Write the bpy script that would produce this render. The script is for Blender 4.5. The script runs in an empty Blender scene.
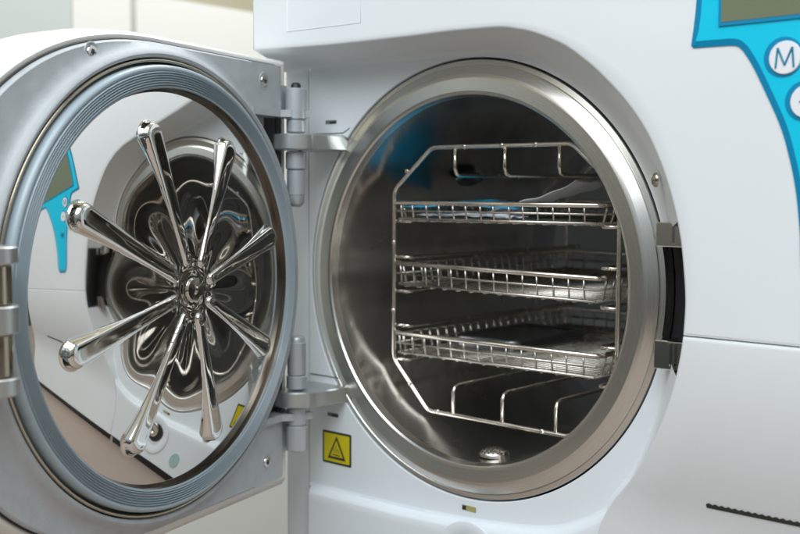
import bpy, math, random
import numpy as np
from mathutils import Vector
random.seed(7); rng = np.random.default_rng(7)
S = 0.01                                   # everything below is written in centimetres
sc = bpy.context.scene
COL = sc.collection
PI = math.pi

# ------------------------------------------------------------------ mesh helpers
class MB:
    def __init__(s): s.v = []; s.f = []; s.m = []; s.sm = []
    def add(s, vs, fs, mi=0, smooth=True):
        o = len(s.v); s.v += [tuple(map(float, p)) for p in vs]
        s.f += [tuple(i + o for i in f) for f in fs]
        s.m += [mi] * len(fs); s.sm += [smooth] * len(fs); return s
    def grid(s, P, close_u=False, close_v=False, mi=0, smooth=True, flip=False):
        P = np.asarray(P); nu, nv = P.shape[:2]; fs = []
        for i in range(nu if close_u else nu - 1):
            for j in range(nv if close_v else nv - 1):
                a = i * nv + j; b = ((i + 1) % nu) * nv + j
                c = ((i + 1) % nu) * nv + (j + 1) % nv; d = i * nv + (j + 1) % nv
                fs.append((a, d, c, b) if flip else (a, b, c, d))
        return s.add(P.reshape(-1, 3), fs, mi, smooth)
    def box(s, lo, hi, mi=0, ch=0.0):
        x0, y0, z0 = lo; x1, y1, z1 = hi
        if ch <= 0:
            v = [(x, y, z) for x in (x0, x1) for y in (y0, y1) for z in (z0, z1)]
            f = [(0,1,3,2), (4,6,7,5), (0,4,5,1), (2,3,7,6), (0,2,6,4), (1,5,7,3)]
            return s.add(v, f, mi, False)
        o = [(x0, z0, x1, z1)]
        return s.prism(rrect(x0, z0, x1, z1, ch * 1.5), y0, y1, mi, ch)
    def prism(s, pts, y0, y1, mi=0, bev=0.0, smooth=False):
        """outline in x,z (counter clockwise seen from -y) extruded between y0 (front) and y1 (back)."""
        pts = np.asarray(pts, float); n = len(pts)
        rows = []
        if bev > 0:
            nr = normals2(pts)
            for k in range(4):
                a = k / 3 * PI / 2
                q = pts - nr * bev * (1 - math.sin(a))
                rows.append(np.stack([q[:, 0], np.full(n, y0 + bev * (1 - math.cos(a)) * 1.0), q[:, 1]], 1))
            rows = rows[:1] + rows[1:]
        else:
            rows.append(np.stack([pts[:, 0], np.full(n, y0), pts[:, 1]], 1))
        rows.append(np.stack([pts[:, 0], np.full(n, y1), pts[:, 1]], 1))
        o = len(s.v); R = np.array(rows)
        s.grid(R, close_v=True, mi=mi, smooth=smooth)
        s.f.append(tuple(o + i for i in range(n))[::-1] if False else tuple(o + i for i in range(n))); s.m.append(mi); s.sm.append(False)
        l = o + (len(rows) - 1) * n
        s.f.append(tuple(l + i for i in range(n))[::-1]); s.m.append(mi); s.sm.append(False)
        return s
    def tube(s, pts, r, n=8, mi=0, cap=True, closed=False):
        P = [Vector(p) for p in pts]; m = len(P); rings = []
        up = None
        for i in range(m):
            if closed: t = (P[(i + 1) % m] - P[i - 1]).normalized()
            elif i == 0: t = (P[1] - P[0]).normalized()
            elif i == m - 1: t = (P[-1] - P[-2]).normalized()
            else: t = ((P[i + 1] - P[i]).normalized() + (P[i] - P[i - 1]).normalized()).normalized()
            if up is None:
                up = Vector((0, 0, 1)) if abs(t.z) < .9 else Vector((1, 0, 0))
            a = (up - t * up.dot(t)).normalized(); b = t.cross(a); up = a
            rr = r[i] if hasattr(r, '__len__') else r
            rings.append([P[i] + (a * math.cos(2 * PI * k / n) + b * math.sin(2 * PI * k / n)) * rr for k in range(n)])
        A = np.array([[list(v) for v in g] for g in rings]); o = len(s.v)
        s.grid(A, close_u=closed, close_v=True, mi=mi)
        if cap and not closed:
            s.f.append(tuple(o + k for k in range(n))); s.m.append(mi); s.sm.append(False)
            s.f.append(tuple(o + (m - 1) * n + k for k in range(n))[::-1]); s.m.append(mi); s.sm.append(False)
        return s
    def lathe(s, prof, cen, axis='z', n=64, mi=0, smooth=True, a0=0, a1=2 * PI):
        """prof: (radius, height) along the axis"""
        full = abs(a1 - a0 - 2 * PI) < 1e-6
        T = np.linspace(a0, a1, n, endpoint=not full)
        P = np.zeros((len(prof), len(T), 3))
        for i, (r, h) in enumerate(prof):
            ca, sa = r * np.cos(T), r * np.sin(T)
            if axis == 'z': P[i] = np.stack([cen[0] + ca, cen[1] + sa, np.full_like(T, cen[2] + h)], 1)
            if axis == 'y': P[i] = np.stack([cen[0] + ca, np.full_like(T, cen[1] + h), cen[2] + sa], 1)
            if axis == 'x': P[i] = np.stack([np.full_like(T, cen[0] + h), cen[1] + ca, cen[2] + sa], 1)
        return s.grid(P, close_v=full, mi=mi, smooth=smooth)
    def build(s, name, mats, parent=None, offset=(0, 0, 0), recalc=True, sharp=None, doubles=False):
        me = bpy.data.meshes.new(name)
        V = (np.array(s.v) * S).tolist()
        me.from_pydata(V, [], s.f)
        if not isinstance(mats, (list, tuple)): mats = [mats]
        for m in mats: me.materials.append(m)
        me.polygons.foreach_set('material_index', s.m)
        me.polygons.foreach_set('use_smooth', s.sm)
        import bmesh
        bm = bmesh.new(); bm.from_mesh(me)
        bmesh.ops.remove_doubles(bm, verts=bm.verts, dist=1e-6)
        if recalc: bmesh.ops.recalc_face_normals(bm, faces=bm.faces)
        if sharp:
            for e in bm.edges:
                if len(e.link_faces) == 2 and e.calc_face_angle(0) > math.radians(sharp): e.smooth = False
        bm.to_mesh(me); bm.free()
        o = bpy.data.objects.new(name, me); COL.objects.link(o)
        if parent is not None: o.parent = parent
        o.location = Vector(offset) * S
        return o

def normals2(p):
    d = np.roll(p, -1, 0) - np.roll(p, 1, 0); d /= np.linalg.norm(d, axis=1)[:, None] + 1e-9
    return np.stack([d[:, 1], -d[:, 0]], 1)
def rrect(x0, z0, x1, z1, r, n=6):
    out = []
    for cx, cz, a in ((x1 - r, z0 + r, -90), (x1 - r, z1 - r, 0), (x0 + r, z1 - r, 90), (x0 + r, z0 + r, 180)):
        for k in range(n + 1):
            t = math.radians(a + 90 * k / n); out.append((cx + r * math.cos(t), cz + r * math.sin(t)))
    return out
def spline(pts, n):
    """Catmull-Rom through pts, resampled to n evenly spaced points"""
    P = np.asarray(pts, float); Q = np.vstack([2 * P[0] - P[1], P, 2 * P[-1] - P[-2]]); out = []
    for i in range(1, len(Q) - 2):
        for t in np.linspace(0, 1, 24, endpoint=False):
            a, b, c, d = Q[i - 1:i + 3]
            out.append(.5 * (2 * b + (c - a) * t + (2 * a - 5 * b + 4 * c - d) * t * t + (3 * b - a - 3 * c + d) * t ** 3))
    out.append(P[-1]); out = np.array(out)
    L = np.r_[0, np.cumsum(np.linalg.norm(np.diff(out, axis=0), axis=1))]
    u = np.linspace(0, L[-1], n)
    return np.stack([np.interp(u, L, out[:, k]) for k in range(out.shape[1])], 1)
def tag(o, label=None, cat=None, group=None, kind=None):
    if label: o['label'] = label
    if cat: o['category'] = cat
    if group: o['group'] = group
    if kind: o['kind'] = kind
    return o
def empty(name, loc, rz=0):
    o = bpy.data.objects.new(name, None); COL.objects.link(o)
    o.location = Vector(loc) * S; o.rotation_euler = (0, 0, rz); o.empty_display_size = .02
    return o

# ------------------------------------------------------------------ materials
def mat(name, col, rough=.5, metal=0., bump=0., bscale=30., colvar=0., rvar=0., vscale=6., coat=0., spec=None, trans=0., alpha=1., radial=None, scr=0., sss=0.):
    m = bpy.data.materials.new(name); m.use_nodes = True
    nt = m.node_tree; N = nt.nodes; Lk = nt.links; b = N['Principled BSDF']
    b.inputs['Roughness'].default_value = rough; b.inputs['Metallic'].default_value = metal
    b.inputs['Coat Weight'].default_value = coat; b.inputs['Transmission Weight'].default_value = trans
    b.inputs['Alpha'].default_value = alpha
    if spec is not None: b.inputs['Specular IOR Level'].default_value = spec
    tc = N.new('ShaderNodeTexCoord')
    nz = N.new('ShaderNodeTexNoise'); nz.inputs['Scale'].default_value = vscale; nz.inputs['Detail'].default_value = 5
    Lk.new(tc.outputs['Object'], nz.inputs['Vector'])
    mx = N.new('ShaderNodeMix'); mx.data_type = 'RGBA'
    c = np.array(col)
    mx.inputs['A'].default_value = (*np.clip(c * (1 - colvar), 0, 1), 1); mx.inputs['B'].default_value = (*np.clip(c * (1 + colvar), 0, 1), 1)
    Lk.new(nz.outputs['Fac'], mx.inputs['Factor']); Lk.new(mx.outputs['Result'], b.inputs['Base Color'])
    if rvar:
        mr = N.new('ShaderNodeMapRange'); mr.inputs['To Min'].default_value = max(0, rough - rvar); mr.inputs['To Max'].default_value = rough + rvar
        mr.inputs['From Min'].default_value = .3; mr.inputs['From Max'].default_value = .7
        Lk.new(nz.outputs['Fac'], mr.inputs['Value']); Lk.new(mr.outputs['Result'], b.inputs['Roughness'])
    hsrc = None
    if radial:                               # turned or brushed metal: fine rings about the local Y axis
        sx = N.new('ShaderNodeSeparateXYZ'); Lk.new(tc.outputs['Object'], sx.inputs[0])
        cx = N.new('ShaderNodeCombineXYZ'); Lk.new(sx.outputs['X'], cx.inputs[0]); Lk.new(sx.outputs['Z'], cx.inputs[1])
        ln = N.new('ShaderNodeVectorMath'); ln.operation = 'LENGTH'; Lk.new(cx.outputs[0], ln.inputs[0])
        ml = N.new('ShaderNodeMath'); ml.operation = 'MULTIPLY'; ml.inputs[1].default_value = radial; Lk.new(ln.outputs['Value'], ml.inputs[0])
        sc3 = N.new('ShaderNodeCombineXYZ'); Lk.new(ml.outputs[0], sc3.inputs[0])
        yy = N.new('ShaderNodeMath'); yy.operation = 'MULTIPLY'; yy.inputs[1].default_value = radial; Lk.new(sx.outputs['Y'], yy.inputs[0]); Lk.new(yy.outputs[0], sc3.inputs[1])
        n2 = N.new('ShaderNodeTexNoise'); n2.inputs['Scale'].default_value = 1; n2.inputs['Detail'].default_value = 4
        Lk.new(sc3.outputs[0], n2.inputs['Vector']); hsrc = n2.outputs['Fac']
        mr2 = N.new('ShaderNodeMapRange'); mr2.inputs['From Min'].default_value = .3; mr2.inputs['From Max'].default_value = .7
        mr2.inputs['To Min'].default_value = max(.02, rough - rvar - .03); mr2.inputs['To Max'].default_value = rough + rvar + .03
        Lk.new(n2.outputs['Fac'], mr2.inputs['Value']); Lk.new(mr2.outputs['Result'], b.inputs['Roughness'])
    if bump:
        if hsrc is None:
            n3 = N.new('ShaderNodeTexNoise'); n3.inputs['Scale'].default_value = bscale; n3.inputs['Detail'].default_value = 3
            Lk.new(tc.outputs['Object'], n3.inputs['Vector']); hsrc = n3.outputs['Fac']
        bp = N.new('ShaderNodeBump'); bp.inputs['Strength'].default_value = 1; bp.inputs['Distance'].default_value = bump
        Lk.new(hsrc, bp.inputs['Height']); Lk.new(bp.outputs['Normal'], b.inputs['Normal'])
    return m
M = dict(
    white=mat('white_plastic', (.76, .80, .83), .38, bump=.00004, bscale=900, colvar=.03, rvar=.10),
    panel=mat('panel_plastic', (.72, .77, .81), .42, bump=.00004, bscale=900, colvar=.03, rvar=.10),
    cover=mat('cover_plastic', (.80, .80, .77), .35, bump=.00003, bscale=900, colvar=.02),
    dark=mat('dark_gap', (.02, .02, .022), .6),
    black=mat('black_rubber', (.012, .012, .014), .5, bump=.0001, bscale=400),
    cast=mat('cast_aluminium', (.46, .495, .52), .58, metal=.3, bump=.00012, bscale=700, colvar=.16, rvar=.06, vscale=110),
    barrel=mat('painted_hinge', (.50, .54, .58), .38, metal=.5, bump=.0001, bscale=500, colvar=.05),
    bracket=mat('bracket_steel', (.55, .58, .58), .36, metal=.85, bump=.00008, bscale=500, colvar=.1),
    steel=mat('polished_steel', (.66, .64, .60), .12, metal=1, colvar=.04, rvar=.03, vscale=30),
    ring=mat('turned_steel', (.66, .65, .61), .26, metal=1, colvar=.05, rvar=.0, radial=4200, bump=.000002, vscale=14),
    wall=mat('chamber_steel', (.66, .655, .64), .23, metal=1, colvar=.12, rvar=.06, vscale=14, bump=.0002, bscale=25),
    mirror=mat('mirror_steel', (.78, .77, .735), .035, metal=1, bump=.00003, bscale=16, rvar=.02, vscale=20),
    gasket=mat('gasket_silicone', (.34, .42, .47), .34, rvar=.08, vscale=40, colvar=.06, coat=.25, bump=.00003, bscale=300),
    wire=mat('wire_steel', (.74, .69, .62), .22, metal=1, colvar=.12, rvar=.1, vscale=60),
    mesh=mat('mesh_steel', (.60, .57, .52), .28, metal=1, colvar=.2, rvar=.1, vscale=80),
    cyan=mat('cyan_film', (.0, .56, .80), .35, colvar=.02), cyan_d=mat('cyan_edge', (.0, .235, .45), .35),
    lcd=mat('lcd_glass', (.17, .20, .13), .15, colvar=.04), bezel=mat('lcd_bezel', (.05, .10, .10), .4),
    btn=mat('button_plastic', (.80, .82, .86), .4), ink=mat('button_ink', (.0, .22, .36), .5),
    yellow=mat('yellow_sticker', (.58, .50, .0), .5, colvar=.05), sblack=mat('sticker_ink', (.02, .025, .02), .5),
    olive=mat('type_sticker', (.35, .33, .12), .4, colvar=.3, vscale=300), teal=mat('teal_badge', (.35, .52, .50), .4),
    blue=mat('pouch_film', (.03, .40, .68), .22, colvar=.25, vscale=90, bump=.0006, bscale=90),
    paper=mat('pouch_paper', (.82, .86, .90), .5, colvar=.06, bump=.0006, bscale=60),
    box=mat('cassette_metal', (.22, .225, .23), .25, metal=.9, bump=.00005, bscale=200),
    slotgrey=mat('slot_grey', (.14, .17, .18), .5),
    rimwall=mat('rim_steel', (.16, .14, .12), .25, metal=1),
    brass=mat('latch_roller', (.50, .45, .36), .22, metal=1, colvar=.15, rvar=.08, vscale=60),
    counter=mat('countertop', (.36, .285, .24), .5, colvar=.06, vscale=8),
    bg=mat('back_wall', (.88, .82, .62), .8, colvar=.02), cab=mat('cabinet_white', (.86, .86, .82), .5, colvar=.02), cabg=mat('cabinet_grey', (.60, .64, .63), .5, colvar=.02),
)

# ------------------------------------------------------------------ camera (solved from the photograph's vanishing points)
yaw, pit, rol, fpx = math.radians(41.27015), math.radians(3.97988), math.radians(.2248), 1080.216
Cc = Vector((44.737347, -57.288596, 6.011532))
fw = Vector((-math.sin(yaw) * math.cos(pit), math.cos(yaw) * math.cos(pit), -math.sin(pit)))
rt = Vector((math.cos(yaw), math.sin(yaw), 0)); up = rt.cross(fw)
r2 = rt * math.cos(rol) + up * math.sin(rol); u2 = up * math.cos(rol) - rt * math.sin(rol)
cam = bpy.data.cameras.new('Camera'); co = bpy.data.objects.new('Camera', cam); COL.objects.link(co)
from mathutils import Matrix
mw = Matrix((( r2.x, u2.x, -fw.x, Cc.x * S), (r2.y, u2.y, -fw.y, Cc.y * S), (r2.z, u2.z, -fw.z, Cc.z * S), (0, 0, 0, 1)))
co.matrix_world = mw
cam.sensor_width = 36; cam.lens = fpx / 800 * 36; cam.clip_start = .01; cam.clip_end = 100
cam.dof.use_dof = True; cam.dof.focus_distance = .66; cam.dof.aperture_fstop = 9.0
sc.camera = co

# ================================================================== AUTOCLAVE
ROOT = (2, 18, -24)
auto = tag(empty('autoclave', ROOT), 'white tabletop steam steriliser with its round mirror-lined door swung open', 'autoclave')
OFF = (-ROOT[0], -ROOT[1], -ROOT[2])
def part(mb, name, m, **k): return mb.build(name, m, auto, OFF, **k)
def sub(mb, name, m, par, **k): return mb.build(name, m, par, (0, 0, 0), **k)   # parent part already carries OFF

# --- outline of the fascia cut-out (x, z at the fascia front) and of the recess floor (x, z)
O_top = [(-17.1, 16.47), (-10, 16.15), (-2.5, 16.06), (1, 16.08), (3.8, 16.02), (5.52, 15.94), (6.63, 15.74), (7.71, 15.47), (8.92, 15.01), (10.17, 14.41), (11.39, 13.57), (12.52, 12.65)]
O_arc = [(14.14, 11.05), (15.42, 9.35), (16.36, 7.53), (17.06, 5.63), (17.55, 3.75), (17.8, 2.03), (17.95, .25)]
O_arc += [(17.95 * math.cos(math.radians(a)), 17.95 * math.sin(math.radians(a))) for a in range(-4, -43, -3)]
O_arc += [(13.1, -12.65), (12.75, -13.7), (12.6, -15.5), (12.4, -18), (12.2, -22), (12.1, -22.6)]
YF, YP = -3.5, .45
def bulge(z):                               # below the seam the moulded fascia curves back towards its foot
    t = max(0., zc - z)
    if t < 9.5: return .021 * t * t
    u = min(t - 9.5, 5.); return .021 * 90.25 + .399 * (u - u * u / 10.)
zc = -1.7
def slide(x, z):
    y = YF + bulge(z); k = (y - Cc.y) / (YF - Cc.y)
    return (Cc.x + (x - Cc.x) * k, Cc.z + (z - Cc.z) * k)
O_arc = [slide(*p) for p in O_arc]
Opath = spline(O_top + O_arc, 420)
def inner_of(p):
    x, z = p
    if x < 0: return (x - .9 * (1 if x < -14 else (-x / 14) ** 2 if x < 0 else 0), 15.5)
    a = math.atan2(z, x); R = 15.38
    t = min(1, max(0, (x - 0) / 9.))
    if z > 0 and t < 1:
        zf = 15.5; q = np.array((x * 1.0, zf)); c = np.array((R * math.cos(a), R * math.sin(a)))
        s = t * t * (3 - 2 * t); q = q * (1 - s) + c * s; return (q[0], max(q[1], 0) if q[1] > 0 else q[1])
    return (R * math.cos(a), R * math.sin(a))
Ipath = []
for p in Opath:
    if p[0] > 8 and p[1] < -3.9:
        a_ = math.atan2(p[1], p[0]); q_ = np.array((15.38 * math.cos(a_), 15.38 * math.sin(a_)))
        if a_ > math.radians(-43): d0_ = q_ - p
        k_ = min(1, max(.1, (p[1] + 12.5) / 8.6)); Ipath.append(p + d0_ * k_ ** .8)
    else: Ipath.append(np.array(inner_of(p)))
Ipath = np.array(Ipath)

def yfas(x, z):
    return YF + bulge(z)
# fascia: strip from the cut-out out to far bounds
def strip(mb, idx, far, mi=0):
    rows = []
    for k, i in enumerate(idx):
        o = Opath[i]; f = far[k]; I = Ipath[i]
        d = (o - I); d = d / (np.linalg.norm(d) + 1e-9)
        col = []
        for w, dy in ((0, .22), (.03, .11), (.09, .04), (.2, 0)):
            p = o + d * w; col.append((p[0], yfas(*p) + dy, p[1]))
        o2 = o + d * .2
        for t in (np.linspace(0, 1, 40) ** 1.0)[1:]:
            p = o2 * (1 - t) + np.array(f) * t; col.append((p[0], yfas(*p), p[1]))
        rows.append(col)
    mb.grid(rows, mi=mi)
zc = -1.7
iu = [i for i in range(len(Opath)) if not (Opath[i][0] > 10 and Opath[i][1] < zc)]
il = [i for i in range(len(Opath)) if (Opath[i][0] > 10 and Opath[i][1] < zc)]
def far_up(i, k, n):
    t = k / (n - 1)
    # far boundary: left edge up, top, then right edge down to the seam
    pts = [(-17.1, 26), (4, 26), (24, 26), (44, 26), (44, 12), (44, o_far)]
    L = [0, .42, .56, .68, .82, 1]
    return np.array((np.interp(t, L, [p[0] for p in pts]), np.interp(t, L, [p[1] for p in pts])))
for j in range(len(Opath)):
    if Opath[j][0] > 10 and Opath[j][1] < zc: jz = j; break
iu = list(range(jz))
o_far = Opath[iu[-1]][1]
mb = MB(); n = len(iu); strip(mb, iu, [far_up(i, k, n) for k, i in enumerate(iu)])
o_ = Opath[jz - 1]; mb.grid([[(o_[0] + w, YF + dy, z) for w, dy in ((0, .22), (.03, .11), (.09, .04), (.2, 0), (44 - o_[0], 0))] for z in (o_[1], zc + .03)])
part(mb, 'upper_fascia', M['white'], sharp=60)
XO = lambda z: float(np.interp(-z, [-p[1] for p in Opath if p[0] > 10], [p[0] for p in Opath if p[0] > 10]))
mb = MB(); rows = []
for z in [zc - .03, zc - .06, zc - .12] + list(np.linspace(zc - .3, -22.6, 80)):
    dz = {zc - .03: .12, zc - .06: .05, zc - .12: 0}.get(z, 0)
    x0 = XO(z); y = yfas(x0, z) + dz
    rows.append([(x0 + w, y + dy, z) for w, dy in ((0, .22), (.03, .11), (.09, .04), (.2, 0))] + [(x, y, z) for x in np.linspace(x0 + .2, 44, 12)[1:]])
rows.append([(x, y + 5, z) for x, y, z in rows[-1]]); mb.grid(rows); part(mb, 'lower_fascia', M['white'], sharp=60)
# dark joint behind the seam, following the fascia
mb = MB(); mb.grid([[(x, YF + .25, zc - .3), (x, YF + .25, zc + .3)] for x in (18.05, 44)])
part(mb, 'seam_gasket', M['dark'])
# body shell behind fascia: top, right side, left cheek
mb = MB()
mb.box((-17.9, YP + .3, 15.7), (43.6, 38, 25.4)); mb.box((18.6, YP + .3, -22.6), (43.6, 38, 15.6)); mb.box((-17.4, 30, -22.6), (18.5, 38, 15.6))
part(mb, 'body_shell', M['white'])
mb = MB(); mb.grid([[(-17.1, yfas(-17.1, z) + .05, z), (-17.5, -1.5, z), (-17.95, YP + .3, z), (-17.95, 20, z)] for z in (16.47, 26)])
part(mb, 'hood_cheek', M['white'])

# --- recess wall (the sloped shoulder between fascia and recess floor), with the latch slot left open
def wallrow(i):
    o, I = Opath[i], Ipath[i]; yo = yfas(*o) + .22; row = []
    d = o - I; d = d / (np.linalg.norm(d) + 1e-9)
    row.append((I[0] - d[0] * .35, YP, I[1] - d[1] * .35))
    A = np.array((I[0] - d[0] * .35, YP, I[1] - d[1] * .35)); B = np.array((I[0], YP, I[1])); B = B
    cv = .42 if o[0] > 2 else .16 + .26 * max(0, (o[0] + 4) / 6)
    Cq = np.array((I[0] + (o[0] - I[0]) * cv, YP + (yo - YP) * cv, I[1] + (o[1] - I[1]) * cv))
    for t in np.linspace(.1, 1, 12): row.append(tuple(A * (1 - t) ** 2 + 2 * B * t * (1 - t) + Cq * t * t))
    E = np.array((o[0], yo, o[1]))
    for t in np.linspace(0, 1, 10)[1:]: row.append(tuple(Cq * (1 - t) + E * t))
    return row
slot = lambda i: Opath[i][0] > 10 and -3.92 < Opath[i][1] < 4.45
CV = .42
ia = [i for i in range(len(Opath)) if not slot(i) and Opath[i][1] > 0]
ib = [i for i in range(len(Opath)) if not slot(i) and Opath[i][1] <= 0]
mb = MB(); mb.grid([wallrow(i) for i in ia]); mb.grid([wallrow(i) for i in ib])
# left end of the underside reaches back over the cheek
shoulder = part(mb, 'recess_wall', M['white'], sharp=50)
# --- recess floor (flat plate with the round hole)
lip = spline([(16.5, -8.5), (13.9, -11.3), (12.4, -12.6), (10.9, -13.75), (9.3, -14.72), (7.1, -15.6), (3.2, -16.2), (-3.4, -16.66), (-8.7, -16.75), (-15.2, -16.78)], 120)
floor_out = []
for i in ia + [None]:
    if i is None: continue
    o, I = Opath[i], Ipath[i]; d = o - I; d = d / (np.linalg.norm(d) + 1e-9); floor_out.append(I - d * .35)
floor_out = [p for p in floor_out if p[0] > -15.2]
def band(mb, outer, R, y, mi=0):
    rows = []
    for p in outer:
        a = math.atan2(p[1], p[0]); q = (R * math.cos(a), R * math.sin(a))
        if math.hypot(*p) < R + .02: p = (1.001 * q[0], 1.001 * q[1])
        rows.append([(q[0], y + .9, q[1]), (q[0], y + .06, q[1]), (q[0] * 1.003, y, q[1] * 1.003), ((q[0] + p[0]) / 2, y, (q[1] + p[1]) / 2), (p[0], y, p[1])])
    mb.grid(rows, mi=mi, smooth=False)
mb = MB()
band(mb, floor_out, 14.98, YP)
low = []
for i in [i for i in ib if Opath[i][1] > -12.5]:
    o, I = Opath[i], Ipath[i]; d = o - I; d = d / (np.linalg.norm(d) + 1e-9); low.append(I - d * .35)
band(mb, low + [(low[-1][0], low[-1][1])], 14.98, YP)
k0 = low[-1]
# below: from the last arc point along the lip, then up the left edge
lp = [p for p in lip if math.atan2(p[1], p[0]) < math.atan2(k0[1], k0[0])]
band(mb, [k0] + lp, 14.98, YP)
left = [(-15.2, z) for z in np.linspace(-16.78, 15.14, 60)] + [(floor_out[0][0], floor_out[0][1])]
band(mb, left, 14.98, YP)
rfloor = part(mb, 'recess_panel', M['panel'], sharp=50)
# --- cheek strip left of the seam
mb = MB()
pr = [(-15.32, .62), (-15.36, .52), (-15.42, .50), (-16.4, .50), (-17.6, .50), (-17.9, .58), (-18.1, .8), (-18.18, 1.2), (-18.2, 2), (-18.2, 4), (-18.2, 30)]
mb.grid([[(x, y, z) for x, y in pr] for z in (-22.6, 15.48)])
part(mb, 'left_cheek', M['panel'], sharp=50)
mb = MB(); mb.box((-15.6, 1.0, -22.5), (-14.9, 1.2, 15.3)); part(mb, 'cheek_gap', M['dark'])

# --- lower front with its bright top ledge, and the filling socket
lipf = spline([(16.5, -9.0), (14.0, -11.8), (12.4, -13.1), (10.7, -14.3), (9.1, -15.2), (7.0, -15.95), (3.2, -16.45), (-3.4, -16.86), (-8.7, -16.95), (-14.35, -17.0)], 160)
mb = MB(); rows = []
SX, SZ, SR = .55, -18.9, 2.05
for i, p in enumerate(lipf):
    q = lip[min(len(lip) - 1, int(i * (len(lip) - 1) / (len(lipf) - 1)))]
    y1 = -.5
    row = [(q[0], YP - .0, q[1] + .25), (q[0], YP - .06, q[1] + .02), (q[0] * .6 + p[0] * .4, YP - .25, q[1] * .6 + p[1] * .4 + .03), (q[0] * .2 + p[0] * .8, y1 + .25, q[1] * .2 + p[1] * .8 + .03), (p[0], y1 + .07, p[1] - .03), (p[0], y1, p[1] - .16)]
    for z in np.linspace(p[1] - .16, -22.6, 12)[1:]: row.append((p[0], y1 + .0 * z, z))
    rows.append(row)
mb.grid(rows)
lf = part(mb, 'lower_front', M['panel'], sharp=55)
mb = MB()
mb.lathe([(2.72, .0), (2.68, -.12), (2.45, -.18), (2.1, -.12), (1.6, -.03), (1.55, .0)], (1.2, -.52, -18.85), 'y', 56, mi=0)
mb.lathe([(1.6, -.06), (.01, -.06)], (1.2, -.52, -18.15), 'y', 48, mi=1)
mb.lathe([(1.0, .0), (1.0, -.35), (.85, -.45), (.5, -.45), (.45, -.1), (.01, -.1)], (1.5, -.58, -18.05), 'y', 24, mi=2)
part(mb, 'water_socket', [M['panel'], M['dark'], M['steel']], sharp=40)
mb = MB(); mb.prism([(-4.2 + .95 * math.cos(a), -20.6 + .95 * math.sin(a)) for a in np.linspace(0, 2 * PI, 32, endpoint=False)], -.6, -.48)
part(mb, 'round_badge', M['teal'])

# --- latch slot
mb = MB(); P = []
for i in range(len(Opath)):
    if Opath[i][0] > 10 and -4.25 < Opath[i][1] < 4.65:
        o, I = Opath[i], Ipath[i]; a = math.atan2(I[1], I[0])
        P.append([(14.9 * math.cos(a), 2.2, 14.9 * math.sin(a)), (o[0] * .985, 2.2, o[1]), (o[0] * .995, 0, o[1]), (o[0] - .02, yfas(*o) + .24, o[1])])
mb.grid(P)
for zz in (4.45, -4.05): mb.box((14.6, YP - .0, zz - .02), (17.6, 2.3, zz + .02))
part(mb, 'latch_slot', M['black'])
def latch_plate(z0, z1, xr=17.5):
    mb = MB(); mb.box((14.95, -1.15, z0), (xr, -1.0, z1), ch=.06); mb.box((14.95, -1.0, z0 + .1), (15.1, 1.6, z1 - .1))
    mb.box((15.9, -1.35, z0 + .25), (16.05, -1.16, z1 - .1)); mb.box((xr - .5, -1.35, z0 + .3), (xr - .4, -1.16, z1 - .1))
    part(mb, 'latch_plate', M['steel'])
latch_plate(2.95, 4.35); latch_plate(-4.1, -2.45, 16.75)
# bolt and clip on the shoulder
mb = MB(); bx_ = (15.35, -1.95, 6.75)
nrm = Vector((-.72, -.69, -.05)).normalized()
def dome(mb, c, nv, r, h, n=24, m=8, mi=0, flat=0.):
    nv = Vector(nv).normalized(); a = nv.orthogonal().normalized(); b = nv.cross(a); rows = []
    for k in range(m + 1):
        t = k / m * PI / 2; rr = r * math.cos(t); hh = flat + h * math.sin(t)
        rows.append([tuple(Vector(c) + a * rr * math.cos(q) + b * rr * math.sin(q) + nv * hh) for q in np.linspace(0, 2 * PI, n, endpoint=False)])
    rows.insert(0, [tuple(Vector(c) + a * r * math.cos(q) + b * r * math.sin(q)) for q in np.linspace(0, 2 * PI, n, endpoint=False)])
    mb.grid(rows, close_v=True, mi=mi)
dome(mb, bx_, nrm, .42, .3); part(mb, 'shoulder_bolt', M['brass'])
mb = MB(); mb.box((15.05, -2.6, 9.35), (15.5, -2.3, 9.65)); part(mb, 'shoulder_clip', M['dark'])

# --- small cut-outs in the recess panel and stickers
for (x, z) in ((-12.85, 11.2), (-12.65, -10.95)):
    mb = MB(); mb.prism(rrect(x - .58, z - .14, x + .58, z + .14, .05), YP - .02, YP + .1)
    mb.box((x - .12, YP - .035, z - .13), (x + .5, YP - .01, z + .05), mi=1)
    part(mb, 'clip_slot', [M['slotgrey'], M['dark']])
for zz in (10.35, -8.05):                  # parting lines round the hinge cut-outs
    mb = MB(); mb.tube([(-15.1, YP - .01, zz), (-11.6, YP - .01, zz), (-10.9 + (0.3 if zz < 0 else 0), YP - .01, zz + (.35 if zz > 0 else -.3))], .045, 6)
    part(mb, 'cutout_gap', M['slotgrey'])
mb = MB()
def quadz(mb, x0, z0, x1, z1, y, mi): mb.add([(x0, y, z0), (x1, y, z0), (x1, y, z1), (x0, y, z1)], [(0, 1, 2, 3)], mi, False)
mb.prism(rrect(-13.75, -14.72, -10.72, -12.22, .12), YP - .03, YP + .02, mi=0)
mb.prism(rrect(-13.58, -14.55, -10.89, -12.39, .05), YP - .045, YP, mi=1)
def tri(mb, cx, cz, s, y, mi):
    mb.prism([(cx - s * .95, cz - s * .8), (cx + s * .95, cz - s * .8), (cx, cz + s)], y, y + .02, mi)
tri(mb, -12.23, -13.53, 1.0, YP - .06, 0); tri(mb, -12.23, -13.57, .70, YP - .08, 1)
for k in (-1, 0, 1):                       # hot surface: three wavy lines over a bar
    mb.tube([(-12.23 + k * .22 + .05 * math.sin(t * 6), YP - .085, -13.95 + .13 + t * (.55 if k == 0 else .32)) for t in np.linspace(0, 1, 8)], .028, 4, mi=0)
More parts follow.
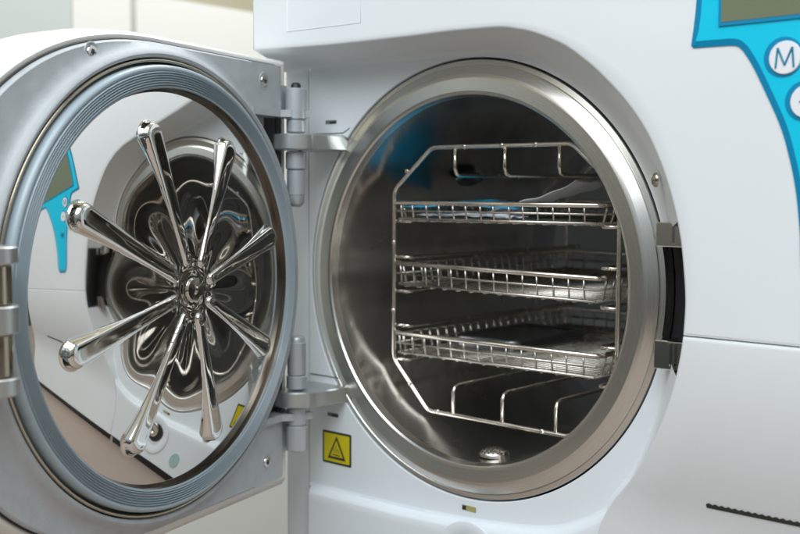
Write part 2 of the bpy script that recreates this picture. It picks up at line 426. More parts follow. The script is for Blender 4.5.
mb.box((-12.62, YP - .10, -14.02), (-11.84, YP - .08, -13.95), mi=0)
tag(part(mb, 'warning_sticker', [M['sblack'], M['yellow']]), 'yellow square hot surface warning sticker with black triangle')
mb = MB(); mb.prism(rrect(-.15, -15.78, 1.05, -15.42, .05), YP - .03, YP, mi=0)
mb.box((-.1, YP - .045, -15.74), (.2, YP - .03, -15.46), mi=1)
part(mb, 'type_sticker', [M['olive'], M['sblack']])
mb = MB()                                  # shallow rectangular imprint on the hood
mb.tube([(-13.4, yfas(-13.4, 17.5) + .015, 23), (-13.4, yfas(-13.4, 17.5) + .015, 17.5), (-6.1, yfas(-6, 17.4) + .015, 17.42), (-6.1, yfas(-6, 17.4) + .015, 23)], .05, 6)
part(mb, 'hood_imprint', M['white'])
# serrated vent line at lower right
mb = MB(); xs = np.arange(18.6, 36, .19); top = []
for k, x in enumerate(xs): top.append((x, -11.27 + (.09 if k % 2 else 0)))
rows = [[(x, yfas(x, z) - .03, z), (x, yfas(x, -11.5) - .03, -11.5), (x, yfas(x, -11.5) + .1, -11.5)] for x, z in top]
mb.grid(rows, smooth=False); part(mb, 'vent_slot', M['sblack'])

# --- control panel
cp = [(18.55, 22.5), (18.31, 16.17), (18.06, 13.82), (18.2, 13.68), (19.6, 13.66), (20.55, 13.6), (20.95, 13.3), (21.35, 12.7), (21.86, 11.76), (22.97, 9.45), (23.5, 7.8), (23.87, 6.18), (24.14, 4.09), (24.3, 2.0), (24.9, 1.2)]
cpR = [(52 - x, z) for x, z in cp[::-1]]
out = np.vstack([spline(cp[:3], 12), spline(cp[2:4], 4)[1:], spline(cp[3:7], 20)[1:], spline(cp[6:], 40)[1:]])
outR = np.stack([52 - out[::-1, 0], out[::-1, 1]], 1)
loop = np.vstack([out, outR])
nr = normals2(loop)
area = np.sum(loop[:, 0] * np.roll(loop[:, 1], -1) - np.roll(loop[:, 0], -1) * loop[:, 1])
if area < 0: nr = -nr
def yq(p): return yfas(p[0], p[1])
mb = MB()
rows = []
inn = loop - nr * .34
cen = np.array((26, 12.))
for P_, Q_ in ((loop, inn),):
    rows = [[(p[0], yq(p) + .0, p[1]), (p[0], yq(p) - .05, p[1]), (q[0], yq(q) - .10, q[1])] for p, q in zip(P_, Q_)]
mb.grid(rows, close_u=True, mi=1, smooth=False)
# top film: from inner outline to centre line, with LCD window opening
film = [q for q in inn if np.min(np.linalg.norm(loop - q, axis=1)) > .325]
o_ = len(mb.v); mb.v += [(q[0], YF - .104, q[1]) for q in film]; mb.f.append(tuple(range(o_, o_ + len(film)))); mb.m.append(0); mb.sm.append(False)
cpo = part(mb, 'control_panel', [M['cyan'], M['cyan_d']])
yl = yfas(22, 17) - .17
mb = MB(); mb.prism(rrect(19.62, 14.66, 32.4, 20.6, .05), yl - .01, yl + .1, mi=1)
mb.prism(rrect(19.78, 14.86, 32.2, 20.5, .03), yl - .025, yl, mi=0)
sub(mb, 'display', [M['lcd'], M['cyan_d']], cpo)
def letterM(mb, x, z, h, y):
    w = h * .92; t = .03
    P_ = [(x - w / 2, y, z - h / 2), (x - w / 2 + .09, y, z + h / 2), (x, y, z - h * .38), (x + w / 2 - .09, y, z + h / 2), (x + w / 2, y, z - h / 2)]
    for a, b in zip(P_[:-1], P_[1:]): mb.tube([a, b], .055, 4, mi=2)
def button(x, z, r, glyph):
    y = yfas(x, z) - .10; mb = MB()
    mb.lathe([(r * 1.22, .02), (r * 1.22, -.01), (r * .2, -.01)], (x - r * .13, y - .01, z + r * .04), 'y', 40, mi=1)
    mb.lathe([(r, .0), (r, -.06), (r * .96, -.1), (.01, -.1)], (x, y - .02, z), 'y', 40, mi=0)
    if glyph == 'M': letterM(mb, x, z, 1.0, y - .13)
    else: mb.tube([(x - .35, y - .13, z), (x + .35, y - .13, z)], .05, 4, mi=2); mb.tube([(x, y - .13, z - .35), (x, y - .13, z + .35)], .05, 4, mi=2) if glyph == '+' else None
    sub(mb, 'button', [M['btn'], M['cyan_d'], M['ink']], cpo, sharp=40)
button(23.2, 12.78, .83, 'M'); button(24.35, 10.55, .83, '-')
mb = MB(); mb.lathe([(.6, .0), (.6, -.04), (.01, -.04)], (25.3, yfas(25, 7.5) - .11, 7.7), 'y', 30, mi=0); sub(mb, 'indicator', M['cyan_d'], cpo)

# --- chamber with its turned ring
mb = MB()
mb.lathe([(14.84, 1.6), (14.84, .56), (14.80, .50), (14.52, .42), (14.47, .46), (14.42, .38), (13.86, .08), (13.80, .06), (13.72, .03), (13.60, .0), (12.75, .0), (12.60, .04), (12.50, .16), (12.46, .5), (12.40, .8)], (0, 0, 0), 'y', 240)
ringo = part(mb, 'chamber_ring', M['ring'], sharp=9)
ringo.location = Vector(OFF) * S
mb = MB()
mb.lathe([(12.40, .78), (12.38, 2.2), (12.38, 30)], (0, 0, 0), 'y', 160)
mb.lathe([(12.38, 30), (11.8, 31.6), (10.5, 32.6), (6, 33.4), (.01, 33.7)], (0, 0, 0), 'y', 160)
cho = part(mb, 'chamber', M['wall'], sharp=60)
mb = MB(); mb.lathe([(14.9, 1.55), (16.0, 1.55)], (0, 0, 0), 'y', 80); part(mb, 'ring_gap', M['black'])
# strainer on the chamber floor
mb = MB(); prof = [(1.05, 0), (1.05, .18), (.92, .34), (.7, .46), (.4, .54), (.01, .57)]
mb.lathe(prof, (.85, 2.75, -12.25), 'z', 32, mi=0)
for rr, nn, hh in ((.25, 6, .56), (.5, 11, .515), (.74, 15, .44), (.93, 18, .33)):
    for k in range(nn):
        a = 2 * PI * k / nn; px, py = .85 + rr * math.cos(a), 2.75 + rr * math.sin(a)
        dome(mb, (px, py, -12.25 + hh), (math.cos(a) * rr * .6, math.sin(a) * rr * .6, 1), .075, .014, 8, 2, mi=1)
sub(mb, 'strainer', [M['wire'], M['dark']], cho)
# dark raised oval on the chamber wall upper left
mb = MB(); a = math.radians(143)
mb.lathe([(1.1, 0), (1.1, .25), (.8, .3), (.75, .1), (.01, .1)], (0, 0, 0), 'z', 24)
vv = []
ax = Vector((-math.cos(a), 0, -math.sin(a))); bb = Vector((0, 1, 0)); cc_ = ax.cross(bb)
for x, y, z in mb.v: vv.append(tuple(Vector((11.9 * math.cos(a), 13, 11.9 * math.sin(a))) + bb * x * 1.5 + cc_ * y * .6 + ax * z))
mb.v = vv; sub(mb, 'wall_oval', M['box'], cho)

# --- hinge brackets and pins
PX, PY = -13.0, -3.0
def bracket(z0, z1):
    mb = MB(); pts = []
    # plan outline: round eye about the pin, bar running to the ring
    d = Vector((2.4, 4.0)).normalized(); nn = Vector((-d.y, d.x)); w = 1.15
    a0 = math.atan2(nn.y, nn.x)
    for k in range(25):
        a = a0 + PI * k / 24; pts.append((PX + w * 1.05 * math.cos(a), PY + w * 1.05 * math.sin(a)))
    e = [(-12.0, -2.9), (-10.6, -1.5), (-9.9, -.6), (-9.75, 0.1), (-9.9, .6), (-13.6, .6)]
    pts = [(-14.9, .6), (-14.9, -2.6), (-14.7, -3.7), (-14.1, -4.35), (-13.2, -4.5), (-12.3, -4.2), (-11.6, -3.3), (-11.5, -2.5), (-11.25, -1.5), (-11.2, -.6), (-11.2, .6)]
    pts = spline(pts[:-1], 40).tolist() + [pts[-1]]
    zb = [(z0, .1), (z0 + .1, 0), (z1 - .1, 0), (z1, .1)]
    P = np.array(pts); c = P.mean(0); n = len(P); rows = []
    for z, ins in zb: rows.append([(p[0] + (c[0] - p[0]) * ins * .5, p[1] + (c[1] - p[1]) * ins * .5, z) for p in P])
    o = len(mb.v); mb.grid(rows, close_v=True)
    mb.f.append(tuple(range(o, o + n))); mb.m.append(0); mb.sm.append(False)
    mb.f.append(tuple(range(o + 3 * n, o + 4 * n))[::-1]); mb.m.append(0); mb.sm.append(False)
    part(mb, 'hinge_bracket', M['bracket'], sharp=40)
bracket(9.0, 10.15); bracket(-9.75, -8.6)

# ================================================================== DOOR (a part of the autoclave; its own parts are sub-parts)
ph = math.radians(14.501251); dcen = (-9.19195, -16.432922, 0)
def dl(p):                                  # world -> door local (x = towards latch edge, y = out of the mirror face, z up)
    q = Vector(p) - Vector(dcen); return (q.x * math.sin(ph) - q.y * math.cos(ph), q.x * math.cos(ph) + q.y * math.sin(ph), q.z)
def outline(ox, oz, hx, n=64, ax=17.4, az=15.0, ex=2.25, hinge=-13.3, rc=.3, lowz=None):
    az += oz; ax += ox; pts = []
    for t in np.linspace(0, PI, n):         # latch side half: from bottom centre round to top centre
        a = t - PI / 2; c, s_ = math.cos(a), math.sin(a)
        pts.append((1.2 * (1 - abs(s_)) * 0 + ax * abs(c) ** (2 / ex), az * math.copysign(abs(s_) ** (2 / ex), s_)))
    top = [(hinge + rc, az), (hinge + rc * .3, az - rc * .3), (hinge, az - rc)]
    bot = [(hinge, -az + rc), (hinge + rc * .3, -az + rc * .3), (hinge + rc, -az)]
    return pts + top + bot
door = bpy.data.objects.new('door', bpy.data.meshes.new('door'))
def door_frame():
    mb = MB(); out = np.array(outline(0, 0, 0, hinge=-9.4, rc=.02)); 
    # resample the outline by angle so it can be bridged with the round hole
    d = np.linalg.norm(np.roll(out, -1, 0) - out, axis=1); N_ = 360; L = np.r_[0, np.cumsum(d)]
    cl = np.vstack([out, out[:1]]); u = np.linspace(0, L[-1], N_, endpoint=False)
    P = np.stack([np.interp(u, L, cl[:, k]) for k in range(2)], 1)
    rows = []
    for p in P:
        if p[0] < -8 and -11.36 < p[1] < 11.36: p = np.array(p) * 14.75 / math.hypot(*p)
        a = math.atan2(p[1], p[0]); c, s_ = math.cos(a), math.sin(a)
        def at(r, y): return (r * c, y, r * s_)
        rmax = math.hypot(*p)
        he = p[0] < -9.3 and abs(p[1]) > 11.36
        nin = np.array(p) * (1 - (.0 if he else .12) / rmax)
        F = -1.05
        col = [at(14.05, -3), at(14.05, -.62), at(14.10, -.50), at(14.28, -.42), at(14.42, -.47), at(min(14.62, rmax - .15), -.72), at(min(14.9, rmax - .14), -.95), at(min(15.3, rmax - .13), F), (nin[0], F, nin[1]), (p[0], F - (0 if he else .12), p[1]), (p[0], -2.6, p[1])]
        rows.append(col)
    mb.grid(rows, close_u=True, mi=0)
    return mb
mb = door_frame()
for a_, b_ in ((11.36, 14.98), (-14.98, -10.75)):        # corner plates towards the hinge
    mb.prism(rrect(-13.1, a_, -9.42, b_, .08), -1.05, -2.6, bev=.06) if False else mb.box((-13.1, -2.6, min(a_, b_)), (-9.401, -1.05, max(a_, b_)))
mb.box((-12.6, -4.4, -11.4), (-8.0, -2.2, 11.5))      # recessed web towards the hinge
tmp = mb.build('door', M['cast'], None, sharp=35)
door = tmp; door.parent = auto
door.location = (Vector(dcen) + Vector(OFF)) * S; door.rotation_euler = (0, 0, ph - PI / 2)
def dsub(mb, name, m, **k): return mb.build(name, m, door, (0, 0, 0), **k)
# notch look: ribs of the hinge side
for z0, z1, xe in ((11.35, 11.85, -14.5), (-10.75, -10.25, -14.6)):
    mb = MB()
    lo_ = [(-9.3, -.85), (-12.6, -.75), (-13.1, -.2), (xe + .1, .72), (xe, .55), (xe, -3.0), (-9.3, -3.0)]
    mb.add([(x, y, z0) for x, y in lo_] + [(x, y, z1) for x, y in lo_], [tuple(range(7)), tuple(range(13, 6, -1))] + [(k, (k + 1) % 7, 7 + (k + 1) % 7, 7 + k) for k in range(7)], 0, False)
    dsub(mb, 'hinge_rib', M['cast'])
# plastic cover behind the frame
def cover():
    mb = MB(); rows = []
    for y, o_, hz in ((-1.62, .05, -14.0), (-1.55, .32, -14.3), (-1.75, .5, -14.6), (-2.2, .62, -14.9), (-4.0, .8, -15.2), (-6, .75, -15.4), (-7.4, .3, -15.2), (-8.1, -.8, -14.4), (-8.3, -3, -12)):
        rows.append([(x, y, z * (1 + (.05 * min(1, max(0, -y - 1.6)) * min(1, max(0, (8 - x) / 10)) if z < 0 else 0))) for x, z in outline(o_, o_, 0, hinge=hz, rc=.08)])
    mb.grid(rows, close_v=True)
    n = len(rows[0]); l = len(mb.v) - n; mb.f.append(tuple(range(l, l + n))); mb.m.append(0); mb.sm.append(False)
    return mb
dsub(cover(), 'door_cover', M['cover'], sharp=60)
mb = MB(); P = outline(.02, .02, 0, hinge=-13.2)
mb.tube([(x, -1.5, z) for x, z in P], .1, 6, closed=True); dsub(mb, 'cover_joint', M['black'])
# lower skirt of the cover
# dark groove with a thin steel retaining ring
mb = MB(); mb.lathe([(14.1, -2), (14.1, -.95), (13.5, -.95)], (0, 0, 0), 'y', 160); dsub(mb, 'seal_groove', M['black'])
mb = MB(); mb.lathe([(13.98, -1.2), (13.98, -.52), (13.93, -.47), (13.84, -.47), (13.79, -.52), (13.79, -1.2)], (0, 0, 0), 'y', 160); dsub(mb, 'retaining_ring', M['brass'], sharp=50)
# silicone gasket with concentric ridges
prof = [(13.6, -1.2), (13.62, -.35), (13.57, -.12), (13.45, -.02), (13.3, -.02), (13.24, -.10)]
for k in range(6):
    r = 13.24 - k * .145
    prof += [(r - .02, -.12), (r - .045, -.02), (r - .075, .03), (r - .105, -.02), (r - .125, -.12)]
prof += [(12.34, -.04), (12.28, -.05), (12.22, -.12)]
mb = MB(); mb.lathe(prof, (0, 0, 0), 'y', 220); dsub(mb, 'door_gasket', M['gasket'], sharp=55)
mb = MB(); mb.lathe([(12.23, -.1), (12.2, -.2), (12.17, -1.6)], (0, 0, 0), 'y', 200); dsub(mb, 'rim_wall', M['rimwall'])
# pressed mirror plate with eight flutes
H0, H1 = 1.08, -.48
def plate():
    nr_, nt_ = 250, 768
    R = np.linspace(0, 12.2, nr_)[:, None]; T = np.linspace(0, 2 * PI, nt_, endpoint=False)[None, :]
    dm = H1 + (H0 - H1) * (1 - (R / 12.2) ** 2.35) + 0 * T
    lobe = .5 + .5 * np.cos(8 * (T - math.radians(28)))                     # 1 on a flute, 0 midway between two
    dm = dm - .13 * (1 - lobe) ** 1.2 * np.exp(-((R - 4.2) / 2.2) ** 2)
    dm = dm + 0
    best = np.full_like(dm, -9.)
    for k in range(8):
        a = math.radians(28 + 45 * k); dt = (T - a + PI) % (2 * PI) - PI
        u = R * np.cos(dt); v = R * np.sin(dt)
        Rt = 9.7; rw = .26 + .54 * np.clip((u - 1.5) / 8.5, 0, 1)          # half width grows outwards
        ridge = 1.30 - .060 * u
        uu = np.maximum(0, u - Rt); ui = np.maximum(0, 1.9 - u)
        dd = np.sqrt(v ** 2 + (uu * 1.05) ** 2 + (ui) ** 2) / rw
        hgt = ridge - .62 * rw * (1 - np.clip(1 - np.clip(dd, 0, 1) ** 3.4, 0, 1) ** (1 / 3.4)) - np.where(dd > 1, (dd - 1) * rw * 2.5, 0) - .0
        hgt = np.where(u < 0, -9, hgt); best = np.maximum(best, hgt)
    kk = .13 + .26 * np.exp(-((R - 1.0) / 4.0) ** 2)                                                             # soft blend between flute and dome
    hsm = np.clip(.5 + .5 * (best - dm) / kk, 0, 1); h = dm * (1 - hsm) + best * hsm + kk * hsm * (1 - hsm)
    # collar round the centre and dimples at the flute roots
    h = h - .10 * np.exp(-((R - 1.3) / .35) ** 2)
    for k in range(8):
        a = math.radians(28 + 45 * k + 0); px, pz = 2.0 * math.cos(a), 2.0 * math.sin(a)
        d2 = (R * np.cos(T) - px) ** 2 + (R * np.sin(T) - pz) ** 2
        h = h - .10 * np.exp(-d2 / .05) + .05 * np.exp(-d2 / .25)
    P = np.stack([R * np.cos(T), h, R * np.sin(T)], 2)
    mb = MB(); mb.grid(P, close_v=True); return mb
dsub(plate(), 'mirror_plate', M['mirror'])
mb = MB(); mb.lathe([(.75, .5), (.75, .86), (.66, .95), (.3, .97), (.27, .85), (.01, .85)], (0, .26, 0), 'y', 32)
for k in range(6): mb.box((-.03 + .3 * math.cos(k), 1.12, -.03 + .3 * math.sin(k)), (.03 + .3 * math.cos(k), 1.16, .03 + .3 * math.sin(k)))
dsub(mb, 'centre_screw', M['steel'], sharp=40)
# screws in the frame
def screw(x, z, y=-1.05):
    mb = MB()
    mb.lathe([(.62, -.0), (.60, .03), (.52, .03), (.50, -.25), (.01, -.25)], (x, y, z), 'y', 32, mi=0)
    mb.lathe([(.42, -.2), (.42, .0), (.36, .08), (.2, .1), (.17, -.02), (.01, -.02)], (x, y, z), 'y', 24, mi=1)
    for a in (0, 1): 
        mb.box((x - (.15 if a else .04), y + .09, z - (.04 if a else .15)), (x + (.15 if a else .04), y + .105 + .004 * a, z + (.04 if a else .15)), mi=2)
    dsub(mb, 'frame_screw', [M['cast'], M['steel'], M['dark']], sharp=40)
for x, z in ((6.2, 13.75), (-10.95, 13.75), (-11.05, -13.45), (6.3, -13.2)): screw(x, z)
# hinge barrels (on the door, around the pin)
hx, hy, _ = dl((PX, PY, 0))
def barrel(segs, name='hinge_barrel'):
    mb = MB()
    prof = []
    for z0, z1, r in segs: prof += [(r - .1, z0), (r, z0 + .08), (r, z1 - .08), (r - .1, z1)]
    prof = [(.01, segs[0][0])] + prof + [(.01, segs[-1][1])]
    mb.lathe(prof, (hx, hy, 0), 'z', 40); dsub(mb, name, M['barrel'], sharp=35)
barrel([(10.25, 11.2, .7), (11.2, 13.45, .78)]); barrel([(5.7, 7.6, .66), (7.6, 8.9, .76)])
barrel([(-8.5, -7.5, .76), (-7.5, -5.0, .68)]); barrel([(-13.1, -11.2, .78), (-11.2, -9.85, .72)])
mb = MB(); mb.lathe([(.35, 10.1), (.35, 13.7), (.25, 13.85), (.01, 13.85)], (hx, hy, 0), 'z', 24); dsub(mb, 'hinge_pin', M['black'])
mb = MB(); mb.lathe([(.5, 6.3), (.62, 6.0), (.62, 5.2), (.3, 4.9), (.01, 4.9)], (hx, hy, 0), 'z', 24); dsub(mb, 'hinge_pin', M['barrel'])
mb = MB(); mb.lathe([(.01, -4.6), (.5, -4.6), (.6, -4.8), (.6, -5.2)], (hx, hy, 0), 'z', 24); dsub(mb, 'hinge_pin', M['barrel'])
# yokes from frame to barrels
for lo_, hi_ in (((hx - .3, -3.6, 11.97), (-13.25, -1.3, 13.7)), ((hx - .3, -3.6, -13.3), (-13.25, -1.3, -10.8)), ((-13.32, -3.4, 5.6), (-12.0, -1.6, 8.0)), ((-13.32, -3.4, -7.6), (-12.0, -1.6, -5.4))):
    mb = MB(); mb.box(lo_, hi_); dsub(mb, 'hinge_yoke', M['cast'])
for z in (9.5, -9.2):                       # spring clips beside the pins
    mb = MB(); mb.box((hx - 1.2, hy - .45, z - 1.9), (hx - 1.05, hy - .2, z + 1.9)); mb.box((hx - 1.05, hy - .4, z - 1.9), (hx - .6, hy - .25, z - 1.7)); dsub(mb, 'hinge_clip', M['bracket'])
# latch rollers at the free edge
lx, ly = 15.45, 1.05
def roller(z0, z1, r, m, nm):
    mb = MB(); mb.lathe([(.01, z0), (r - .08, z0), (r, z0 + .08), (r, z1 - .08), (r - .08, z1), (.01, z1)], (lx, ly, 0), 'z', 64); dsub(mb, nm, m, sharp=35)
for z0, z1 in ((2.45, 3.32), (-.92, .45), (-3.95, -3.05)): roller(z0, z1, 1.12, M['bracket'], 'latch_collar')
for z0, z1 in ((.47, 2.43), (-3.03, -.94)): roller(z0, z1, .82, M['brass'], 'latch_roller')
mb = MB(); mb.box((14.6, -1.6, -4.2), (17.0, -.3, 3.6), ch=.2)
dsub(mb, 'latch_yoke', M['cast'])

# ================================================================== RACK inside the chamber
RY0, RY1 = 4.0, 28.0
rk = tag(empty('rack', (0, 16, -10.3)), 'octagonal stainless wire rack standing inside the round chamber', 'rack')
ro = (0, -16, 10.3)
octo = [(-6.0, 9.25), (6.0, 9.25), (9.65, 6.1), (9.65, -6.7), (6.2, -10.35), (-6.2, -10.25), (-9.6, -6.65), (-9.6, 6.15)]
def rounded(pts, r=.45, n=4):
    out_ = []; m = len(pts)
    for i in range(m):
        p = Vector(pts[i]); a = Vector(pts[i - 1]); b = Vector(pts[(i + 1) % m])
        u, v = (a - p).normalized(), (b - p).normalized()
        for k in range(n + 1):
            t = k / n; out_.append(tuple((p + u * r) * (1 - t) ** 2 + p * 2 * t * (1 - t) + (p + v * r) * t * t))
    return out_
for y in (RY0, RY1):
    mb = MB(); mb.tube([(x, y, z) for x, z in rounded(octo)], .17, 10, closed=True)
    if y == RY0:
        for k, (a, b) in enumerate(((-8.3, 7.55), (-2.9, 9.25), (3.2, 9.25), (-7.9, -8.4), (-5.2, -10.2), (4.0, -10.3), (-9.6, 2.2), (-9.6, -3.0), (0.4, 9.25))):
            dome(mb, (a, y - .12, b), (0, -1, 0), .2, .12, 10, 4)
    mb.build('end_frame', M['wire'], rk, ro)
for x in (-3.8, .6, 5.05):
    mb = MB(); mb.tube([(x, RY0, 9.2), (x, RY0, 7.7), (x, RY0 + .15, 7.35), (x, RY0 + .5, 7.2), (x, RY1, 7.2), (x, RY1, 9.2)], .15, 8); mb.build('hanger_rod', M['wire'], rk, ro)
    x2 = x; mb = MB(); mb.tube([(x2, RY0, -10.3), (x2, RY0, -8.6), (x2, RY0 + .15, -8.25), (x2, RY0 + .5, -8.1), (x2, RY1, -8.1), (x2, RY1, -10.2)], .15, 8); mb.build('hanger_rod', M['wire'], rk, ro)
GZ = (3.8, 1.1, -1.5, -4.1, -6.7)
for z in GZ:
    for s_ in (-1, 1):
        mb = MB(); x0, x1 = 9.6 * s_, 8.25 * s_
        mb.tube([(x0, RY0 + .1, z), (x1 + .2 * s_, RY0 + .1, z), (x1, RY0 + .3, z), (x1, RY0 + .6, z), (x1, RY1, z), (x0, RY1, z)], .14, 8); mb.build('tray_guide', M['wire'], rk, ro)

def tray(zt, zb, label, slope=0.0, y0=3.1, y1=27.0):
    xl, xr = -8.85, 8.75
    root = tag(empty('tray', (0, 15, zb)), label, 'tray', 'wire mesh trays in the rack'); of = (0, -15, -zb)
    sl = lambda x: slope * x
    mb = MB()
    rim = [(xl, y0 + .3), (xl + .25, y0), (xr - .2, y0), (xr, y0 + .25), (xr, y1), (xl, y1)]
    mb.tube([(x, y, zt + sl(x)) for x, y in rim], .17, 8, closed=True); mb.build('rim', M['wire'], root, of)
    mb = MB(); zm = (zt + zb) / 2; g = .075; ins = .35
    for z, i_ in ((zm, ins * .5), (zb, ins), (zt - .25, .1)):
        for w in ((xl + i_, y0 + i_ * .5, xr - i_, y0 + i_ * .5), (xr - i_, y0 + i_ * .5, xr - i_, y1 - i_), (xr - i_, y1 - i_, xl + i_, y1 - i_), (xl + i_, y1 - i_, xl + i_, y0 + i_ * .5)):
            if z == zt - .25: continue
            mb.tube([(w[0], w[1], z + sl(w[0])), (w[2], w[3], z + sl(w[2]))], g if z != zb else .1, 6)
    jit = random.Random(int(zt * 10))
    for x in [v + jit.uniform(-.07, .07) for v in np.arange(xl + .6, xr - .2, 1.22)]:
        for yy, dr in ((y0, 1), (y1, -1)):
            mb.tube([(x, yy, zt + sl(x)), (x, yy + dr * ins * .5, zb + sl(x))], g, 6)
    for y in [v + jit.uniform(-.06, .06) for v in np.arange(y0 + 1.0, y1 - .3, 1.05)]:
        mb.tube([(xl, y, zt + sl(xl)), (xl + ins, y, zb + sl(xl))], .1, 6); mb.tube([(xr, y, zt + sl(xr)), (xr - ins, y, zb + sl(xr))], .1, 6)
    mb.build('side_mesh', M['mesh'], root, of)
    mb = MB()
    for y in np.arange(y0 + .55, y1 - .3, .62): mb.tube([(xl + ins, y, zb + sl(xl)), (xr - ins, y, zb + sl(xr))], .085, 6)
    for x in np.arange(xl + .9, xr - .3, 1.22): mb.tube([(x, y0 + .2, zb - .12 + sl(x)), (x, y1 - .3, zb - .12 + sl(x))], .07, 6)
    mb.build('base_mesh', M['mesh'], root, of)
tray(5.2, 4.02, 'topmost wire mesh tray holding blue and white pouches')
tray(.6, -.95, 'empty middle wire mesh tray in the rack', slope=-.012)
tray(-4.55, -6.0, 'lowest wire mesh tray carrying a dark flat case')

# pouches and case
def sheet(name, c, w, d, zf, m, label, cat, group=None, seed=0, rot=0., nu=40, nv=30, th=.05):
    r_ = np.random.default_rng(seed); ph_ = r_.uniform(0, 6, 6)
    root_c = c; top = []; bot = []
    for i in range(nu + 1):
        rw = []; rb = []
        for j in range(nv + 1):
            u, v = i / nu - .5, j / nv - .5
            x = u * w * math.cos(rot) - v * d * math.sin(rot); y = u * w * math.sin(rot) + v * d * math.cos(rot)
            z = zf(u, v) + .10 * math.sin(9 * u + ph_[0] + 5 * v) * math.cos(7 * v + ph_[1]) + .05 * math.sin(23 * u + ph_[2]) * math.sin(19 * v + ph_[3])
            rw.append((x, y, z + th)); rb.append((x, y, z))
        top.append(rw); bot.append(rb)
    mb = MB(); mb.grid(top); mb.grid(bot, flip=True)
    for A, B in ((top[0], bot[0]), (top[-1], bot[-1]), ([q[0] for q in top], [q[0] for q in bot]), ([q[-1] for q in top], [q[-1] for q in bot])): mb.grid([A, B])
    o = mb.build(name, m, None, c); tag(o, label, cat, group); return o
sheet('pouch', (-4.6, 8.3, 4.3), 9.5, 7.5, lambda u, v: .55 + .55 * math.cos(u * 3) * math.cos(v * 2.6), M['blue'], 'blue film pouch lying crumpled at left in topmost tray', 'pouch', 'sterilisation pouches', 3, .15)
sheet('pouch', (-3.3, 5.3, 4.25), 8.0, 3.2, lambda u, v: .02 + .12 * math.cos(u * 3) * math.cos(v * 2.2), M['paper'], 'pale paper pouch lying flat behind the front of topmost tray', 'pouch', 'sterilisation pouches', 5, -.05)
sheet('pouch', (.9, 8.3, 4.55), 7.6, 5.2, lambda u, v: .1 + 2.3 * max(0, u + .42) ** 1.3, M['paper'], 'white pouch with its right end sticking up out of topmost tray', 'pouch', 'sterilisation pouches', 8, .12)
mb = MB()
P = rrect(-7.3, 8.0, -1.0, 18.0, 1.1)
for z0, z1, g in ((-5.85, -4.95, 0), ):
    rows = [[(x, y, z0) for x, y in P], [(x, y, z1 - .25) for x, y in P]]
    Pn = normals2(np.array(P)); rows.append([(x - a * .08, y - b * .08, z1 - .08) for (x, y), (a, b) in zip(P, Pn)]); rows.append([(x - a * .3, y - b * .3, z1) for (x, y), (a, b) in zip(P, Pn)])
    rows.append([(x - a * .7, y - b * .7, z1 - .04) for (x, y), (a, b) in zip(P, Pn)]); rows.append([(x - a * .9, y - b * .9, z1 - .16) for (x, y), (a, b) in zip(P, Pn)])
    mb.grid(rows, close_v=True); n = len(P); l = len(mb.v) - n; mb.f.append(tuple(range(l, l + n))); mb.m.append(0); mb.sm.append(False)
    mb.f.append(tuple(range(n))[::-1]); mb.m.append(0); mb.sm.append(False)
tag(mb.build('instrument_case', M['box'], None, sharp=50), 'flat dark case with rounded corners lying in the lowest tray', 'case')

# ================================================================== SETTING
mb = MB(); mb.box((-19, -75, -27), (120, 62, -24)); tag(mb.build('countertop', M['counter']), kind='structure')
mb = MB(); mb.box((-17.0, .2, -24), (43, 37, -22.55)); part(mb, 'foot_shadow', M['black'])  # black block stands in for the shadow gap at the machine's feet
mb = MB(); mb.box((-240, -200, -120), (-230, 500, 260)); tag(mb.build('wall', M['bg']), kind='structure')
cb = tag(empty('cabinet', (-150, 30, -120)), 'pale cabinet with a dark gap between its doors, blurred at upper left', 'cabinet')
of = (150, -30, 120)
mb = MB(); mb.box((-190, -150, -120), (-122, 200, 41.3 - .5)); mb.build('body', M['cab'], cb, of)
mb = MB(); mb.box((-121.9, -150, -120), (-120, 49 - 3.4, 41.3)); mb.build('cabinet_door', M['cabg'], cb, of)
mb = MB(); mb.box((-121.9, 49 - 3.3, -120), (-119.8, 57.3, 41.3)); mb.build('cabinet_door', M['cab'], cb, of)
mb = MB(); mb.box((-121.9, 58.7, -120), (-120, 200, 41.3)); mb.build('cabinet_door', M['cab'], cb, of)

# ================================================================== LIGHT
w = bpy.data.worlds.new('World'); sc.world = w; w.use_nodes = True
nt = w.node_tree; N = nt.nodes; L = nt.links; bgn = N['Background']
tc = N.new('ShaderNodeTexCoord'); sx = N.new('ShaderNodeSeparateXYZ'); L.new(tc.outputs['Generated'], sx.inputs[0])
rp = N.new('ShaderNodeValToRGB'); cr = rp.color_ramp
mrg = N.new('ShaderNodeMapRange'); mrg.inputs['From Min'].default_value = -1; L.new(sx.outputs['Z'], mrg.inputs['Value']); L.new(mrg.outputs['Result'], rp.inputs['Fac'])
cr.elements[0].position = .0; cr.elements[0].color = (.06, .06, .055, 1); cr.elements[1].position = 1; cr.elements[1].color = (.80, .84, .90, 1)
for p, c in ((.44, (.12, .12, .11)), (.52, (.50, .50, .47)), (.68, (.70, .73, .75))):
    e = cr.elements.new(p); e.color = (*c, 1)
nz = N.new('ShaderNodeTexNoise'); nz.inputs['Scale'].default_value = 2.2; nz.inputs['Detail'].default_value = 1
mp = N.new('ShaderNodeMapping'); mp.inputs['Scale'].default_value = (1, 1, .25); L.new(tc.outputs['Generated'], mp.inputs[0]); L.new(mp.outputs[0], nz.inputs['Vector'])
mr = N.new('ShaderNodeMapRange'); mr.inputs['From Min'].default_value = .35; mr.inputs['From Max'].default_value = .65; mr.inputs['To Min'].default_value = .55; mr.inputs['To Max'].default_value = 1.35
L.new(nz.outputs['Fac'], mr.inputs['Value'])
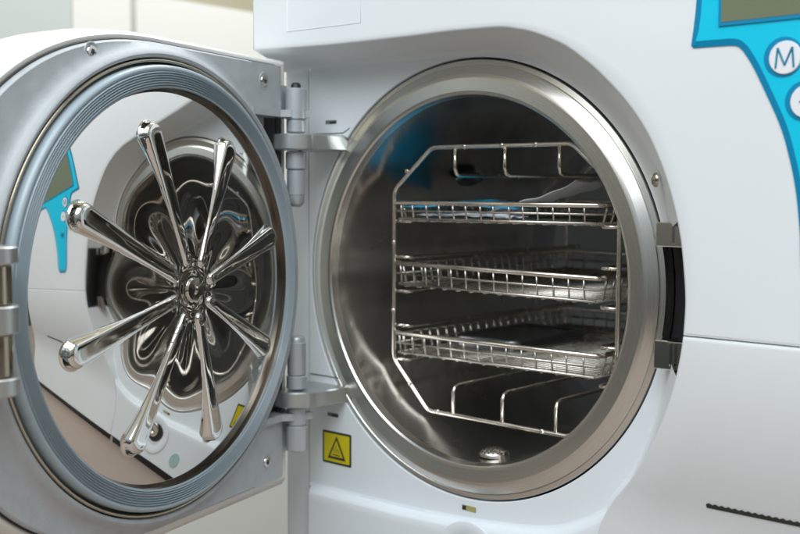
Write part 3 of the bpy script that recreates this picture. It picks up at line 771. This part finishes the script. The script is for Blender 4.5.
mu = N.new('ShaderNodeVectorMath'); mu.operation = 'SCALE'; L.new(rp.outputs['Color'], mu.inputs[0]); L.new(mr.outputs['Result'], mu.inputs['Scale'])
n2 = N.new('ShaderNodeTexNoise'); n2.inputs['Scale'].default_value = 1.6; n2.inputs['Detail'].default_value = 0
mp2 = N.new('ShaderNodeMapping'); mp2.inputs['Location'].default_value = (3.3, 1.1, .4); L.new(tc.outputs['Generated'], mp2.inputs[0]); L.new(mp2.outputs[0], n2.inputs['Vector'])
r2_ = N.new('ShaderNodeValToRGB'); r2_.color_ramp.elements[0].position = .44; r2_.color_ramp.elements[0].color = (.90, 1.0, 1.08, 1); r2_.color_ramp.elements[1].position = .60; r2_.color_ramp.elements[1].color = (1.12, .98, .72, 1)
L.new(n2.outputs['Fac'], r2_.inputs['Fac']); m2 = N.new('ShaderNodeVectorMath'); m2.operation = 'MULTIPLY'; L.new(mu.outputs[0], m2.inputs[0]); L.new(r2_.outputs['Color'], m2.inputs[1])
L.new(m2.outputs[0], bgn.inputs['Color']); bgn.inputs['Strength'].default_value = .55
def lamp(loc, tgt, size, power, col, sy=None):
    d = bpy.data.lights.new('Area', 'AREA'); d.shape = 'RECTANGLE'; d.size = size; d.size_y = sy or size; d.energy = power; d.color = col
    o = bpy.data.objects.new('Area', d); COL.objects.link(o); o.location = Vector(loc) * S
    o.rotation_euler = (Vector(tgt) - Vector(loc)).to_track_quat('-Z', 'Y').to_euler(); return o
lamp((35, -165, 135), (5, 0, 0), 1.6, 14, (.90, .96, 1.0), 1.1)
lamp((40, -62, 96), (8, 0, 14), 1.2, 12.5, (.93, .97, 1.0), .8)
lamp((-45, 75, 130), (-120, 55, 20), 1.0, 18, (.98, .99, .97), .6)  # added lamp behind the machine, there only to brighten the cabinet
sc.view_settings.view_transform = 'Standard'; sc.view_settings.look = 'None'; sc.view_settings.exposure = 0; sc.view_settings.gamma = 1
sc.render.engine = 'CYCLES'; sc.cycles.max_bounces = 12; sc.cycles.glossy_bounces = 8
